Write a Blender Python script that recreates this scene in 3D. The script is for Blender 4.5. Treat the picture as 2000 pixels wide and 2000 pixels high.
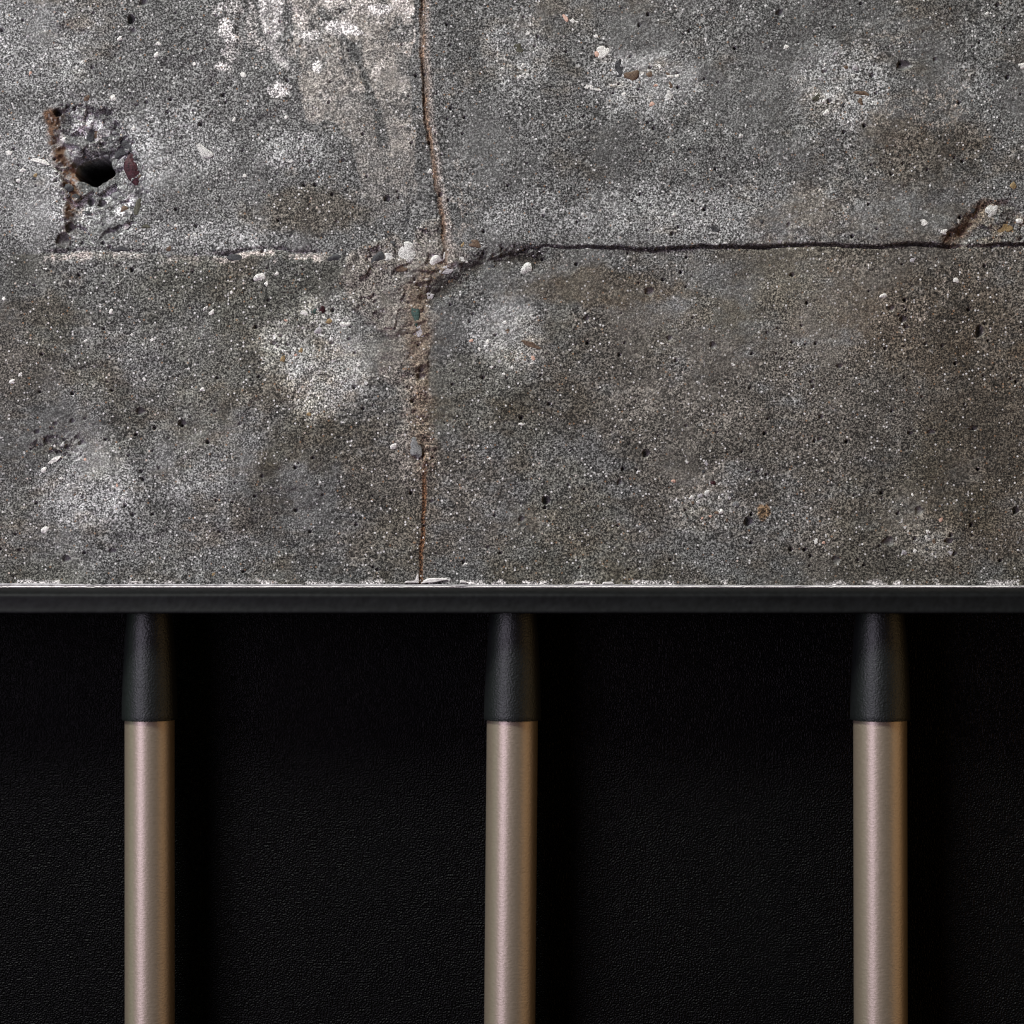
import bpy, bmesh, math, random
import numpy as np
from mathutils import Vector, Matrix

scene = bpy.context.scene
for o in list(bpy.data.objects):
    bpy.data.objects.remove(o)
C = scene.collection

# ------------------------------------------------------------------ camera
PX = 0.0003                       # metres per photograph pixel on the concrete face (y = 0)
LENS = 85.0
DIST = 2000 * PX * LENS / 36.0    # camera distance from the concrete face
Z0 = 1.0                          # height of the picture centre above the floor
cam = bpy.data.cameras.new('camera')
cam.lens = LENS
cam.sensor_width = 36.0
cam.clip_end = 50
cam.dof.use_dof = True
cam.dof.focus_distance = DIST
cam.dof.aperture_fstop = 4.0
camo = bpy.data.objects.new('camera', cam)
camo.location = (0, -DIST, Z0)
camo.rotation_euler = (math.radians(90), 0, 0)
C.objects.link(camo)
scene.camera = camo

# ------------------------------------------------------------------ light
world = bpy.data.worlds.new('World')
scene.world = world
world.use_nodes = True
world.node_tree.nodes['Background'].inputs[0].default_value = (0.9, 0.95, 1.0, 1)
world.node_tree.nodes['Background'].inputs[1].default_value = 0.015


def area(name, loc, target, sx, sy, power, col):
    l = bpy.data.lights.new(name, 'AREA')
    l.shape = 'RECTANGLE'
    l.size, l.size_y, l.energy, l.color = sx, sy, power, col
    o = bpy.data.objects.new(name, l)
    o.location = loc
    o.rotation_euler = (Vector(target) - Vector(loc)).to_track_quat('-Z', 'Y').to_euler()
    C.objects.link(o)
    return o


area('ceiling_light', (-1.35, -1.45, 3.5), (0, 0, 1.05), 0.9, 0.9, 142, (0.97, 1.0, 0.94))
area('window_light', (-1.15, -1.45, 1.05), (0, 0, 0.85), 0.72, 1.7, 17.5, (0.93, 0.77, 1.0))
area('warm_lamp', (1.9, -0.85, 0.75), (0, -0.03, 0.8), 1.5, 1.2, 4.6, (1.0, 0.58, 0.25))
area('green_fill', (-1.6, -0.22, 0.6), (0, -0.03, 0.8), 0.5, 1.0, 0.7, (0.62, 1.0, 0.66))  # added unseen fill that greens the left edges of the rods

scene.cycles.filter_width = 1.0
scene.view_settings.view_transform = 'Standard'
scene.view_settings.look = 'None'
scene.view_settings.exposure = 0.0
scene.view_settings.gamma = 1.0
scene.view_settings.use_curve_mapping = False


# ------------------------------------------------------------------ helpers
def wx(u, y=0.0):
    return (u - 1000) * PX * (DIST + y) / DIST


def wz(v, y=0.0):
    return Z0 + (1000 - v) * PX * (DIST + y) / DIST


def link(name, data, parent=None):
    o = bpy.data.objects.new(name, data)
    C.objects.link(o)
    if parent:
        o.parent = parent
    return o


class NT:
    def __init__(self, name):
        self.m = bpy.data.materials.new(name)
        self.m.use_nodes = True
        self.t = self.m.node_tree
        self.b = self.t.nodes['Principled BSDF']

    def n(self, kind, **kw):
        nd = self.t.nodes.new(kind)
        for k, v in kw.items():
            if k in nd.inputs:
                nd.inputs[k].default_value = v
            else:
                setattr(nd, k, v)
        return nd

    def l(self, a, b):
        self.t.links.new(a, b)

    def coords(self):
        return self.n('ShaderNodeTexCoord').outputs['Object']

    def noise(self, scale, detail=2.0, rough=0.5, vec=None):
        nd = self.n('ShaderNodeTexNoise', Scale=scale, Detail=detail, Roughness=rough)
        if vec is not None:
            self.l(vec, nd.inputs['Vector'])
        return nd

    def ramp(self, src, stops):
        nd = self.n('ShaderNodeValToRGB')
        e = nd.color_ramp.elements
        while len(e) < len(stops):
            e.new(0.5)
        for i, (p, c) in enumerate(stops):
            e[i].position = p
            e[i].color = (c, c, c, 1) if not isinstance(c, tuple) else (*c, 1)
        self.l(src, nd.inputs[0])
        return nd.outputs[0]

    def mul(self, a, b, mode='MULTIPLY', fac=1.0):
        nd = self.n('ShaderNodeMix', data_type='RGBA', blend_type=mode)
        nd.inputs[0].default_value = fac
        for s, i in ((a, 6), (b, 7)):
            if isinstance(s, tuple):
                nd.inputs[i].default_value = (*s, 1)
            else:
                self.l(s, nd.inputs[i])
        return nd.outputs[2]

    def bump(self, h, strength, dist):
        nd = self.n('ShaderNodeBump', Strength=strength, Distance=dist)
        self.l(h, nd.inputs['Height'])
        self.l(nd.outputs[0], self.b.inputs['Normal'])


# ------------------------------------------------------------------ materials
def concrete_material():
    t = NT('concrete')
    co = t.coords()
    att = t.n('ShaderNodeAttribute', attribute_name='albedo')
    grain = t.n('ShaderNodeAttribute', attribute_name='grain')
    g1 = t.n('ShaderNodeTexVoronoi', Scale=930.0)
    t.l(co, g1.inputs['Vector'])
    gs = t.n('ShaderNodeSeparateColor')
    t.l(g1.outputs['Color'], gs.inputs[0])
    n1 = t.noise(1000, 1.0, 0.5, co)
    n2 = t.noise(330, 2.0, 0.6, co)
    # each sand grain has a brightness of its own, few of them white, many dark
    f0 = t.ramp(gs.outputs[0], [(0.0, 0.06), (0.40, 0.13), (0.66, 0.28), (0.84, 0.62), (1.0, 1.0)])
    f1 = t.ramp(n1.outputs[0], [(0.30, 0.03), (0.44, 0.22), (0.54, 0.60), (0.66, 1.0)])
    f2 = t.ramp(n2.outputs[0], [(0.33, 0.66), (0.5, 0.86), (0.66, 1.0)])
    sp = t.mul(t.mul(f0, f1, 'MIX', 0.55), f2)
    sp = t.mul(sp, f1, 'MULTIPLY', 0.55)
    gain = t.mul(sp, (3.7, 3.7, 3.7))
    flat = t.mul((1, 1, 1), gain, 'MIX')
    t.l(grain.outputs['Fac'], flat.node.inputs[0])
    colour = t.mul(att.outputs['Color'], flat)
    # sand grains of their own colour
    vo = t.n('ShaderNodeTexVoronoi', Scale=560.0)
    t.l(co, vo.inputs['Vector'])
    sep = t.n('ShaderNodeSeparateColor')
    t.l(vo.outputs['Color'], sep.inputs[0])
    core = t.ramp(vo.outputs['Distance'], [(0.22, 1.0), (0.42, 0.0)])
    pale = t.ramp(sep.outputs[0], [(0.90, 0.0), (0.92, 1.0)])
    dark = t.ramp(sep.outputs[1], [(0.92, 0.0), (0.94, 1.0)])
    tan = t.ramp(sep.outputs[2], [(0.955, 0.0), (0.97, 1.0)])
    for msk, col, k in ((pale, (0.74, 0.73, 0.72), 0.9), (dark, (0.014, 0.014, 0.015), 0.7), (tan, (0.34, 0.20, 0.11), 0.6)):
        mm = t.mul(t.mul(msk, core), grain.outputs['Color'])
        mm = t.mul(mm, (k, k, k))
        mx = t.mul(colour, col, 'MIX')
        t.l(mm, mx.node.inputs[0])
        colour = mx
    t.l(colour, t.b.inputs['Base Color'])
    t.b.inputs['Roughness'].default_value = 0.88
    t.b.inputs['Specular IOR Level'].default_value = 0.3
    nb = t.noise(1300, 2.0, 0.6, co)
    t.bump(nb.outputs[0], 0.55, 0.0006)
    return t.m


def stone_material(name, a, b, scale=900, rough=0.7, spec=0.4):
    t = NT(name)
    co = t.n('ShaderNodeNewGeometry').outputs['Position']
    n = t.noise(scale, 3.0, 0.65, co)
    c = t.ramp(n.outputs[0], [(0.32, a), (0.62, b)])
    t.l(c, t.b.inputs['Base Color'])
    t.b.inputs['Roughness'].default_value = rough
    t.b.inputs['Specular IOR Level'].default_value = spec
    nb = t.noise(1100, 2.0, 0.6, co)
    t.bump(nb.outputs[0], 0.5, 0.0006)
    return t.m


def black_material(name, base, rough, bump_scale, bump_strength, bump_dist, spec=0.5, mott=None):
    t = NT(name)
    co = t.n('ShaderNodeNewGeometry').outputs['Position']
    n = t.noise(bump_scale, 0.4, 0.5, co)
    m = t.noise(mott or 220, 3.0, 0.6, co)
    c = t.ramp(m.outputs[0], [(0.3, tuple(x * 0.6 for x in base)), (0.7, tuple(x * 1.45 for x in base))])
    t.l(c, t.b.inputs['Base Color'])
    t.b.inputs['Roughness'].default_value = rough
    t.b.inputs['Specular IOR Level'].default_value = spec
    t.bump(n.outputs[0], bump_strength, bump_dist)
    return t.m


def rod_material():
    t = NT('champagne_metal')
    co = t.n('ShaderNodeNewGeometry').outputs['Position']
    mp = t.n('ShaderNodeMapping')
    mp.inputs['Scale'].default_value = (1, 1, 2.2)
    t.l(co, mp.inputs[0])
    n = t.noise(420, 3.0, 0.6, mp.outputs[0])
    c = t.ramp(n.outputs[0], [(0.3, (0.285, 0.235, 0.165)), (0.7, (0.345, 0.285, 0.205))])
    t.l(c, t.b.inputs['Base Color'])
    t.b.inputs['Metallic'].default_value = 0.62
    t.b.inputs['Roughness'].default_value = 0.46
    t.b.inputs['Coat Weight'].default_value = 0.9
    t.b.inputs['Coat Roughness'].default_value = 0.38
    t.b.inputs['Coat IOR'].default_value = 1.9
    nb = t.noise(520, 2.0, 0.5, mp.outputs[0])
    t.bump(nb.outputs[0], 0.34, 0.0004)
    t.l(t.b.inputs['Normal'].links[0].from_socket, t.b.inputs['Coat Normal'])
    return t.m


M = {
    'concrete': concrete_material(),
    'white': stone_material('white_stone', (0.32, 0.315, 0.295), (0.84, 0.83, 0.78), 1300),
    'pale': stone_material('pale_stone', (0.13, 0.13, 0.12), (0.72, 0.715, 0.68), 1300),
    'grey': stone_material('grey_stone', (0.055, 0.058, 0.058), (0.26, 0.265, 0.262), 1200),
    'dark': stone_material('dark_stone', (0.016, 0.017, 0.018), (0.055, 0.057, 0.06)),
    'brown': stone_material('brown_stone', (0.045, 0.027, 0.016), (0.15, 0.10, 0.065)),
    'ochre': stone_material('ochre_stone', (0.12, 0.085, 0.04), (0.30, 0.21, 0.10)),
    'olive': stone_material('olive_stone', (0.03, 0.031, 0.021), (0.085, 0.082, 0.055)),
    'salmon': stone_material('salmon_stone', (0.38, 0.22, 0.16), (0.62, 0.42, 0.33)),
    'lavender': stone_material('lavender_stone', (0.13, 0.125, 0.13), (0.48, 0.46, 0.47), 1300),
    'maroon': stone_material('maroon_stone', (0.010, 0.004, 0.005), (0.06, 0.020, 0.024), 700, 0.5, 0.2),
    'green': stone_material('green_stone', (0.012, 0.03, 0.024), (0.05, 0.095, 0.08)),
    'caulk': stone_material('grey_caulk', (0.24, 0.23, 0.24), (0.44, 0.42, 0.435), 260),
    'paint': stone_material('white_plaster', (0.55, 0.52, 0.51), (0.86, 0.83, 0.81), 420),
    'panel': black_material('black_textured_panel', (0.0012, 0.0013, 0.0014), 0.44, 1000, 1.0, 0.0012, 0.075),
    'rail': black_material('black_rail_paint', (0.0042, 0.0046, 0.0050), 0.58, 330, 0.25, 0.0006, 0.12),
    'sleeve': black_material('black_sleeve_plastic', (0.0045, 0.0052, 0.0056), 0.45, 1150, 0.7, 0.0004, 0.55, 500),
    'rod': rod_material(),
}
M['sleeve'].node_tree.nodes['Principled BSDF'].inputs['Specular Tint'].default_value = (0.90, 1.0, 0.93, 1)


# ------------------------------------------------------------------ numpy noise
TAB = np.random.RandomState(2024).rand(512 * 512).astype(np.float32) * 2 - 1


def vnoise(U, V, su, sv, seed):
    """smooth value noise, about -1..1"""
    x = U * np.float32(1 / su) + np.float32((seed * 37.73) % 509)
    y = V * np.float32(1 / sv) + np.float32((seed * 91.17) % 503)
    ix = np.floor(x)
    iy = np.floor(y)
    fx = x - ix
    fy = y - iy
    fx = fx * fx * (3 - 2 * fx)
    fy = fy * fy * (3 - 2 * fy)
    ix = ix.astype(np.int32)
    iy = iy.astype(np.int32)
    r0 = (iy & 511) << 9
    r1 = ((iy + 1) & 511) << 9
    c0 = ix & 511
    c1 = (ix + 1) & 511
    a = TAB[r0 | c0]
    a += (TAB[r0 | c1] - a) * fx
    b = TAB[r1 | c0]
    b += (TAB[r1 | c1] - b) * fx
    return a + (b - a) * fy


def fbm(U, V, s, seed, octs=3, sv=None, gain=0.55):
    sv = sv or s
    r = np.zeros_like(U)
    amp = 1.0
    tot = 0.0
    for k in range(octs):
        # turn each octave so that the lattice never shows
        a = 0.6 + 1.1 * k
        cu, su_ = np.float32(math.cos(a)), np.float32(math.sin(a))
        if sv == s:
            r += np.float32(amp) * vnoise(U * cu - V * su_, U * su_ + V * cu, s, s, seed + k)
        else:
            r += np.float32(amp) * vnoise(U, V, s, sv, seed + k)
        tot += amp
        amp *= gain
        s *= 0.5
        sv *= 0.5
    return r * np.float32(1.5 / tot)


def sstep(e0, e1, x):
    t = np.clip((x - e0) * np.float32(1 / (e1 - e0)), 0, 1)
    return t * t * (3 - 2 * t)


def polydist(U, V, pts):
    """signed distance to a polygon outline, negative inside"""
    d = np.full(U.shape, 1e9, np.float32)
    inside = np.zeros(U.shape, bool)
    n = len(pts)
    for i in range(n):
        ax, ay = pts[i]
        bx, by = pts[(i + 1) % n]
        ex, ey = bx - ax, by - ay
        t = np.clip(((U - ax) * ex + (V - ay) * ey) / (ex * ex + ey * ey + 1e-9), 0, 1)
        d = np.minimum(d, np.hypot(U - ax - t * ex, V - ay - t * ey))
        if ay != by:
            inside ^= ((ay > V) != (by > V)) & (U < (bx - ax) * (V - ay) / (by - ay) + ax)
    return np.where(inside, -d, d)


def linedist(U, V, pts):
    d = np.full(U.shape, 1e9, np.float32)
    for (ax, ay), (bx, by) in zip(pts[:-1], pts[1:]):
        ex, ey = bx - ax, by - ay
        t = np.clip(((U - ax) * ex + (V - ay) * ey) / (ex * ex + ey * ey), 0, 1)
        d = np.minimum(d, np.hypot(U - ax - t * ex, V - ay - t * ey))
    return d


def facets(u0, u1, v0, v1, n, seed, tilt, step):
    """broken concrete: flat chips, each with its own height and tilt; returns window slices, height and chip number"""
    r = np.random.RandomState(seed)
    i0, i1 = np.searchsorted(us, [u0, u1])
    j0, j1 = np.searchsorted(vs, [v0, v1])
    u, v = U[j0:j1, i0:i1], V[j0:j1, i0:i1]
    wu = u + fbm(u, v, 12, seed + 1, 3) * 4
    wv = v + fbm(u, v, 12, seed + 2, 3) * 4
    best = np.full(u.shape, 1e9, np.float32)
    h = np.zeros_like(u)
    cid = np.zeros(u.shape, np.float32)
    for k in range(n):
        pu, pv = r.uniform(u0, u1), r.uniform(v0, v1)
        d = (wu - pu) ** 2 + (wv - pv) ** 2
        a = r.uniform(0, 6.28)
        t = r.uniform(0.3, 1.0) * tilt
        hk = r.uniform(-1, 1) * step + t * ((u - pu) * math.cos(a) + (v - pv) * math.sin(a))
        m = d < best
        h = np.where(m, hk, h)
        cid = np.where(m, r.rand(), cid)
        best = np.minimum(best, d)
    return (slice(j0, j1), slice(i0, i1)), h.astype(np.float32), cid.astype(np.float32)


# ------------------------------------------------------------------ concrete wall: relief and albedo
STEP = 1.7
us = np.concatenate([np.arange(-420, -30, 9.0), np.arange(-30, 2030, STEP), np.arange(2030, 2421, 9.0)])
vs = np.concatenate([np.arange(-420, -30, 9.0), np.arange(-30, 1147.5, STEP)])
vs[-1] = 1147.5
U, V = np.meshgrid(us.astype(np.float32), vs.astype(np.float32))

JV_TOP = [(826, -420), (825, 0), (823, 60), (825, 110), (829, 150), (830, 200), (833, 240), (838, 265), (845, 310),
          (849, 350), (856, 385), (862, 420), (867, 455), (870, 480), (869, 505)]
JV_LOW = [(869, 505), (840, 535), (816, 560), (815, 600), (815, 640), (821, 700), (823, 730), (822, 800), (826, 860),
          (828, 920), (828, 970), (825, 1040), (822, 1148)]
JH_R = [(869, 522), (919, 520), (950, 508), (971, 500), (1000, 494), (1035, 484), (1072, 478), (1109, 482), (1166, 481), (1215, 483),
        (1274, 487), (1323, 483), (1362, 480), (1500, 482), (1569, 476), (1637, 477), (1701, 481), (1775, 475),
        (1848, 478), (1894, 480), (1940, 477), (2000, 475), (2440, 474)]
JH_L = [(-440, 500), (60, 497), (124, 496), (181, 493), (217, 491), (285, 495), (349, 499), (437, 503), (466, 495), (500, 490),
        (552, 491), (567, 497), (640, 497), (700, 500), (780, 505), (869, 505)]
wob = fbm(U, V, 30, 11, 5, gain=0.75) * 3.2
uj_top = np.interp(V, [p[1] for p in JV_TOP], [p[0] for p in JV_TOP]) + wob
uj_low = np.interp(V, [p[1] for p in JV_LOW], [p[0] for p in JV_LOW]) + wob
vj_r = np.interp(U, [p[0] for p in JH_R], [p[1] for p in JH_R]) + wob
vj_l = np.interp(U, [p[0] for p in JH_L], [p[1] for p in JH_L]) + wob
vj = np.where(U < 869, vj_l, vj_r)
upper = V < vj
right = np.where(upper, U > uj_top, U > uj_low)

# ---- relief in millimetres towards the viewer
H = fbm(U, V, 420, 1, 3) * 0.9 + fbm(U, V, 70, 5, 3) * 0.30 + fbm(U, V, 16, 9, 2) * 0.13
H += vnoise(U, V, 3.6, 3.6, 21) * 0.15 + vnoise(U * 0.8 - V * 0.6, U * 0.6 + V * 0.8, 6.0, 6.0, 22) * 0.13
# right: the upper cast stands proud of the lower one and throws a thin shadow
kr = sstep(930, 1000, U) * (0.5 + 0.5 * sstep(1100, 1260, U)) * (1 - 0.75 * sstep(1840, 1890, U) * (1 - sstep(1900, 1950, U)))
dv = V - vj_r
H += np.where(U >= 869, kr * (1 - sstep(-0.9, 0.9, dv + np.maximum(0, fbm(U, V, 20, 30, 4, gain=0.8)) * 4.5)) * (1.5 + 0.8 * fbm(U, V, 60, 31, 2)), 0)
H -= np.where(U >= 869, kr * np.exp(-((dv - 2.5) / (1.9 + 0.8 * sstep(1280, 1400, U) + 0.5 * fbm(U, V, 70, 29, 3))) ** 2) * 2.8 * (0.85 + 0.5 * fbm(U, V, 90, 32, 3)), 0)
# the joint runs out into a rough gouge towards the crossing
g = linedist(U, V, [(846, 575), (870, 562), (905, 540), (925, 524), (950, 510), (985, 500), (1046, 504)]) + fbm(U, V, 24, 33, 4, gain=0.75) * 9
gm = (1 - sstep(0, 32, g)) * (0.35 + 0.65 * sstep(-0.6, 0.15, fbm(U, V, 26, 34, 4, gain=0.7)))
H -= 2.7 * gm
# left: the lower cast stands proud; its broken top edge is a bright ledge
dl = V - vj_l
kl = (1 - sstep(610, 665, U)) * sstep(60, 130, U)
kl *= 0.3 + 0.7 * sstep(-0.3, 0.3, fbm(U, V, 90, 36, 3) + 0.35 * sstep(420, 480, U) * (1 - sstep(600, 660, U)))
ledge = sstep(0, 17, dl + fbm(U, V, 16, 37, 3) * 5)
H += np.where(U < 869, kl * (ledge * 2.5 - 1.25), 0)
H -= np.where(U < 869, kl * np.exp(-((dl + 4) / 4.0) ** 2) * (1.0 + 0.9 * fbm(U, V, 40, 39, 2)), 0)
# vertical seam
dt = np.abs(U - uj_top)
db = np.abs(U - uj_low)
H -= np.where(upper, np.exp(-(dt / 3.2) ** 2) * 2.0 * (0.7 + 0.5 * fbm(U, V, 40, 41, 2)), 0)
H -= np.where(~upper, np.exp(-(db / 2.6) ** 2) * 0.9 * sstep(900, 960, V), 0)
H += np.where(upper & (U > uj_top), np.exp(-((dt - 9) / 5.0) ** 2) * 0.2, 0)
H += np.where(upper & (U <= uj_top), (1 - sstep(0, 260, dt)) * (-0.5), 0)
# crossing: lumpy mortar
mort = polydist(U, V, [(655, 525), (730, 470), (880, 440), (905, 500), (850, 560), (842, 700), (838, 960), (815, 960), (770, 860),
                       (765, 745), (745, 650), (690, 590)]) + fbm(U, V, 45, 43, 3) * 26
mortm = 1 - sstep(-12, 6, mort)
H += mortm * (0.35 + fbm(U, V, 26, 47, 3) * 0.75)
mw, mh, mid = facets(700, 920, 440, 640, 60, 47, 0.045, 0.55)
H[mw] += mh * (1 - sstep(-20, 10, mort[mw]))
band = np.where(~upper, 1 - sstep(6, 34, db + fbm(U, V, 24, 46, 4, gain=0.75) * 14), 0) * (1 - sstep(880, 990, V))
H += band * (fbm(U, V, 16, 48, 4, gain=0.7) * 1.1 - 0.5)

# ---- broken hole at the left
crat = polydist(U, V, [(97, 216), (112, 207), (150, 204), (215, 214), (245, 250), (268, 292), (284, 335), (292, 385), (276, 432),
                       (238, 462), (178, 484), (130, 492), (110, 470), (122, 425), (118, 380), (110, 330), (103, 290), (98, 250)])
crat = crat + fbm(U, V, 30, 53, 4, gain=0.75) * 12
hole = polydist(U, V, [(144, 336), (147, 322), (160, 315), (176, 312), (187, 306), (207, 304), (213, 313), (217, 326), (222, 336),
                       (219, 345), (206, 352), (197, 355), (189, 362), (172, 360), (160, 353), (150, 349)])
hole = hole + fbm(U, V, 12, 57, 3) * 2.4
inner = np.clip(-crat / (-crat + np.maximum(hole, 0.01)), 0, 1) * (crat < 0)
cw, ch, cid = facets(70, 320, 180, 510, 95, 59, 0.075, 0.9)
H -= np.where(crat < 0, inner ** 1.3 * 5.5 + sstep(0, 14, -crat) * (1.0 + np.abs(fbm(U, V, 26, 60, 3)) * 1.2), 0)
H[cw] += (ch + 0.5 * fbm(U[cw], V[cw], 9, 64, 3, gain=0.7)) * (1 - sstep(-20, 4, crat[cw]))
H = np.where(hole < 0, np.minimum(H, -7 - 60 * sstep(0, 3.0, -hole)), H)
# rough nest at the lower left, gouge at the far right
nest = np.hypot((U - 112) / 52, (V - 872) / 46) + fbm(U, V, 22, 63, 3) * 0.45
H -= (1 - sstep(0.3, 1.0, nest)) * (0.4 + np.abs(fbm(U, V, 14, 65, 3)) * 1.2)
nw, nh, nid = facets(40, 190, 810, 940, 40, 65, 0.07, 0.6)
H[nw] += nh * (1 - sstep(0.4, 1.0, nest[nw]))
gr = linedist(U, V, [(1852, 468), (1880, 446), (1902, 424), (1922, 402)]) + fbm(U, V, 18, 67, 4, gain=0.75) * 8
H -= (1 - sstep(0, 16, gr)) * 2.0 * (0.6 + 0.4 * fbm(U, V, 14, 68, 3))
fan = polydist(U, V, [(1858, 474), (1925, 405), (1960, 395), (2010, 420), (2010, 472)]) + fbm(U, V, 30, 69, 3) * 10
fanm = 1 - sstep(-8, 6, fan)
H -= fanm * (0.9 + np.abs(fbm(U, V, 18, 71, 3)) * 0.8)
fw, fh, fid = facets(1840, 2030, 380, 490, 40, 71, 0.06, 0.6)
H[fw] += fh * fanm[fw]

# ---- blow holes: u, v, half width, half height, depth (all in photograph pixels)
PITS = [(256, 38, 7, 9, 16), (260, 62, 6, 7, 5), (280, 3, 8, 9, 8), (435, 186, 4, 4, 8), (415, 166, 4, 4, 4), (112, 220, 8, 7, 20),
        (137, 445, 9, 11, 9), (122, 469, 12, 15, 7), (175, 392, 7, 8, 14), (198, 398, 9, 9, 8), (756, 388, 6.5, 6.5, 10), (778, 386, 3, 3, 6), (716, 345, 3, 3.5, 6),
        (708, 262, 3, 3.4, 6), (803, 279, 3, 3, 6), (838, 279, 3, 3.4, 7), (860, 380, 4.5, 5, 8), (873, 233, 2.8, 2.8, 5),
        (1764, 129, 15, 9, 8), (1522, 27, 7, 7, 6), (1826, 118, 5, 5, 4), (1702, 149, 4, 4.5, 6), (1610, 142, 6, 5, 4), (1966, 153, 4, 4, 7),
        (1269, 570, 9, 9, 7), (1146, 622, 6.5, 6, 6), (1307, 661, 5.5, 5.5, 5), (1393, 675, 7, 7, 5), (1741, 603, 6.5, 6.5, 5),
        (1764, 624, 7, 7, 7), (1770, 639, 5.5, 3.4, 5), (1914, 648, 8.5, 12, 14), (1547, 537, 4.5, 4, 9), (1640, 716, 6, 5.5, 5), (1808, 672, 3, 3, 6),
        (1547, 669, 3, 3, 6), (274, 804, 9, 7.5, 7), (356, 827, 8, 7, 9), (160, 866, 7.5, 6, 6), (141, 823, 5, 5, 5), (72, 844, 6, 5, 5),
        (108, 829, 5, 5, 5), (100, 838, 4, 4, 4), (220, 1077, 8, 6, 5), (130, 1092, 8, 7, 6), (842, 980, 5, 4, 4), (737, 1113, 3.5, 3.5, 6),
        (1262, 886, 7.5, 7.5, 13), (1067, 978, 8.2, 8.2, 14), (1019, 1015, 6, 6, 5), (1210, 943, 5.5, 6.5, 5), (1462, 1020, 9, 9.5, 13),
        (1462, 919, 5, 3, 4), (1778, 846, 5, 4, 7), (1819, 844, 9, 5, 5), (1901, 837, 9, 5, 6), (1984, 998, 7, 7, 12), (1795, 998, 8, 9, 5),
        (1736, 1058, 12, 9, 6), (1854, 1057, 9, 6, 9), (1787, 1053, 4, 4, 6), (1545, 1074, 4.5, 4.5, 9), (1572, 1074, 4, 3.8, 9),
        (1633, 1094, 9, 8, 4), (1604, 815, 5, 4.4, 6), (1591, 862, 3.2, 3.2, 7), (1602, 858, 4, 4, 4), (1500, 818, 3, 3, 5), (1858, 1046, 4, 4, 6),
        (822, 722, 6, 5, 8), (822, 735, 9, 7, 8), (810, 546, 3, 3.5, 6), (818, 556, 6, 4, 5), (534, 671, 5.5, 5, 6), (549, 657, 3.4, 3.4, 4), (561, 674, 3, 3, 4),
        (682, 662, 3.4, 3.4, 5), (648, 671, 5, 2.6, 4), (732, 590, 4, 3, 4), (1215, 133, 3, 3, 3), (1540, 440, 4, 6, 3), (606, 315, 4, 4, 5), (540, 340, 3, 3, 4),
        (586, 272, 4, 3, 4), (670, 315, 4, 4, 4), (45, 40, 3, 3, 5), (182, 26, 3, 3, 5), (180, 133, 3, 3, 4), (1676, 1094, 3, 3, 5), (1310, 1094, 3.4, 3.4, 5), (1400, 845, 3, 3, 4),
        (1340, 832, 4, 2.4, 4), (1920, 735, 3.4, 3.4, 4), (1498, 650, 2.6, 2.6, 4), (1865, 1082, 5, 4, 5), (1668, 968, 2.6, 2.6, 5)]
rp = random.Random(4)
for k in range(480):
    r = rp.choice([1.8, 2.0, 2.3, 2.6, 3.2, 3.6])
    PITS.append((rp.uniform(0, 2000), rp.uniform(0, 1120), r, r * rp.uniform(0.75, 1.2), r * rp.uniform(1.4, 3.0)))
pitmask = np.zeros_like(U)
for (pu, pv, ru, rv, dp) in PITS:
    i0, i1 = np.searchsorted(us, [pu - ru * 2.2, pu + ru * 2.2])
    j0, j1 = np.searchsorted(vs, [pv - rv * 2.2, pv + rv * 2.2])
    if i1 <= i0 or j1 <= j0:
        continue
    su, sv_ = U[j0:j1, i0:i1], V[j0:j1, i0:i1]
    ang = np.arctan2(sv_ - pv, su - pu)
    d = np.hypot((su - pu) / ru, (sv_ - pv) / rv) * (1 + 0.08 * np.sin(ang * 3 + pu) + 0.05 * np.sin(ang * 5 + pv))
    bowl = np.sqrt(np.clip(1 - d ** 2.6, 0, 1))
    H[j0:j1, i0:i1] -= bowl * dp * PX * 1000
    pitmask[j0:j1, i0:i1] = np.maximum(pitmask[j0:j1, i0:i1], 1 - sstep(0.8, 1.05, d))

# ---- albedo (linear), a base tone plus stains, films and exposed sand, each with its own outline
sh = U.shape
base = np.empty(sh + (3,), np.float32)
tone = 0.142 + 0.020 * fbm(U, V, 300, 81, 3) + 0.040 * fbm(U, V, 44, 85, 5, gain=0.8)
for c, k in enumerate((0.99, 1.0, 0.965)):
    base[..., c] = tone * k
grain = 0.98 - 0.42 * sstep(0.0, 0.7, fbm(U, V, 150, 87, 4, gain=0.7))


def tint(mask, col, amount=1.0):
    m = np.clip(mask, 0, 1)[..., None] * amount
    base[:] = base * (1 - m) + np.array(col, np.float32) * m


def scale(mask, col):
    m = np.clip(mask, 0, 1)[..., None]
    base[:] = base * (1 - m + m * np.array(col, np.float32))


# brown weathering, patchy, stronger on the lower casts and at the right
w = fbm(U, V, 230, 91, 5, gain=0.7) + 0.55 * fbm(U, V, 55, 95, 4, sv=24, gain=0.7)
brown = sstep(-0.15, 0.75, w + np.where(upper, -0.35, 0.22) + np.clip((U - 900) / 2600, -0.2, 0.5))
scale(brown * 0.9, (0.84, 0.76, 0.67))
dark = sstep(0.05, 0.8, fbm(U, V, 170, 101, 6, gain=0.72) + np.where(upper, -0.15, 0.12))
scale(dark, (0.66, 0.665, 0.66))
olive = sstep(0.0, 0.9, fbm(U, V, 160, 105, 3) + (1 - sstep(500, 900, U)) * 0.3) * (~upper)
scale(olive, (0.92, 0.91, 0.83))
scale(((1 - sstep(6, 70, dl + fbm(U, V, 40, 107, 3) * 20)) * (dl > 0) * (U < 700)) * kl, (0.68, 0.68, 0.67))
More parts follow.
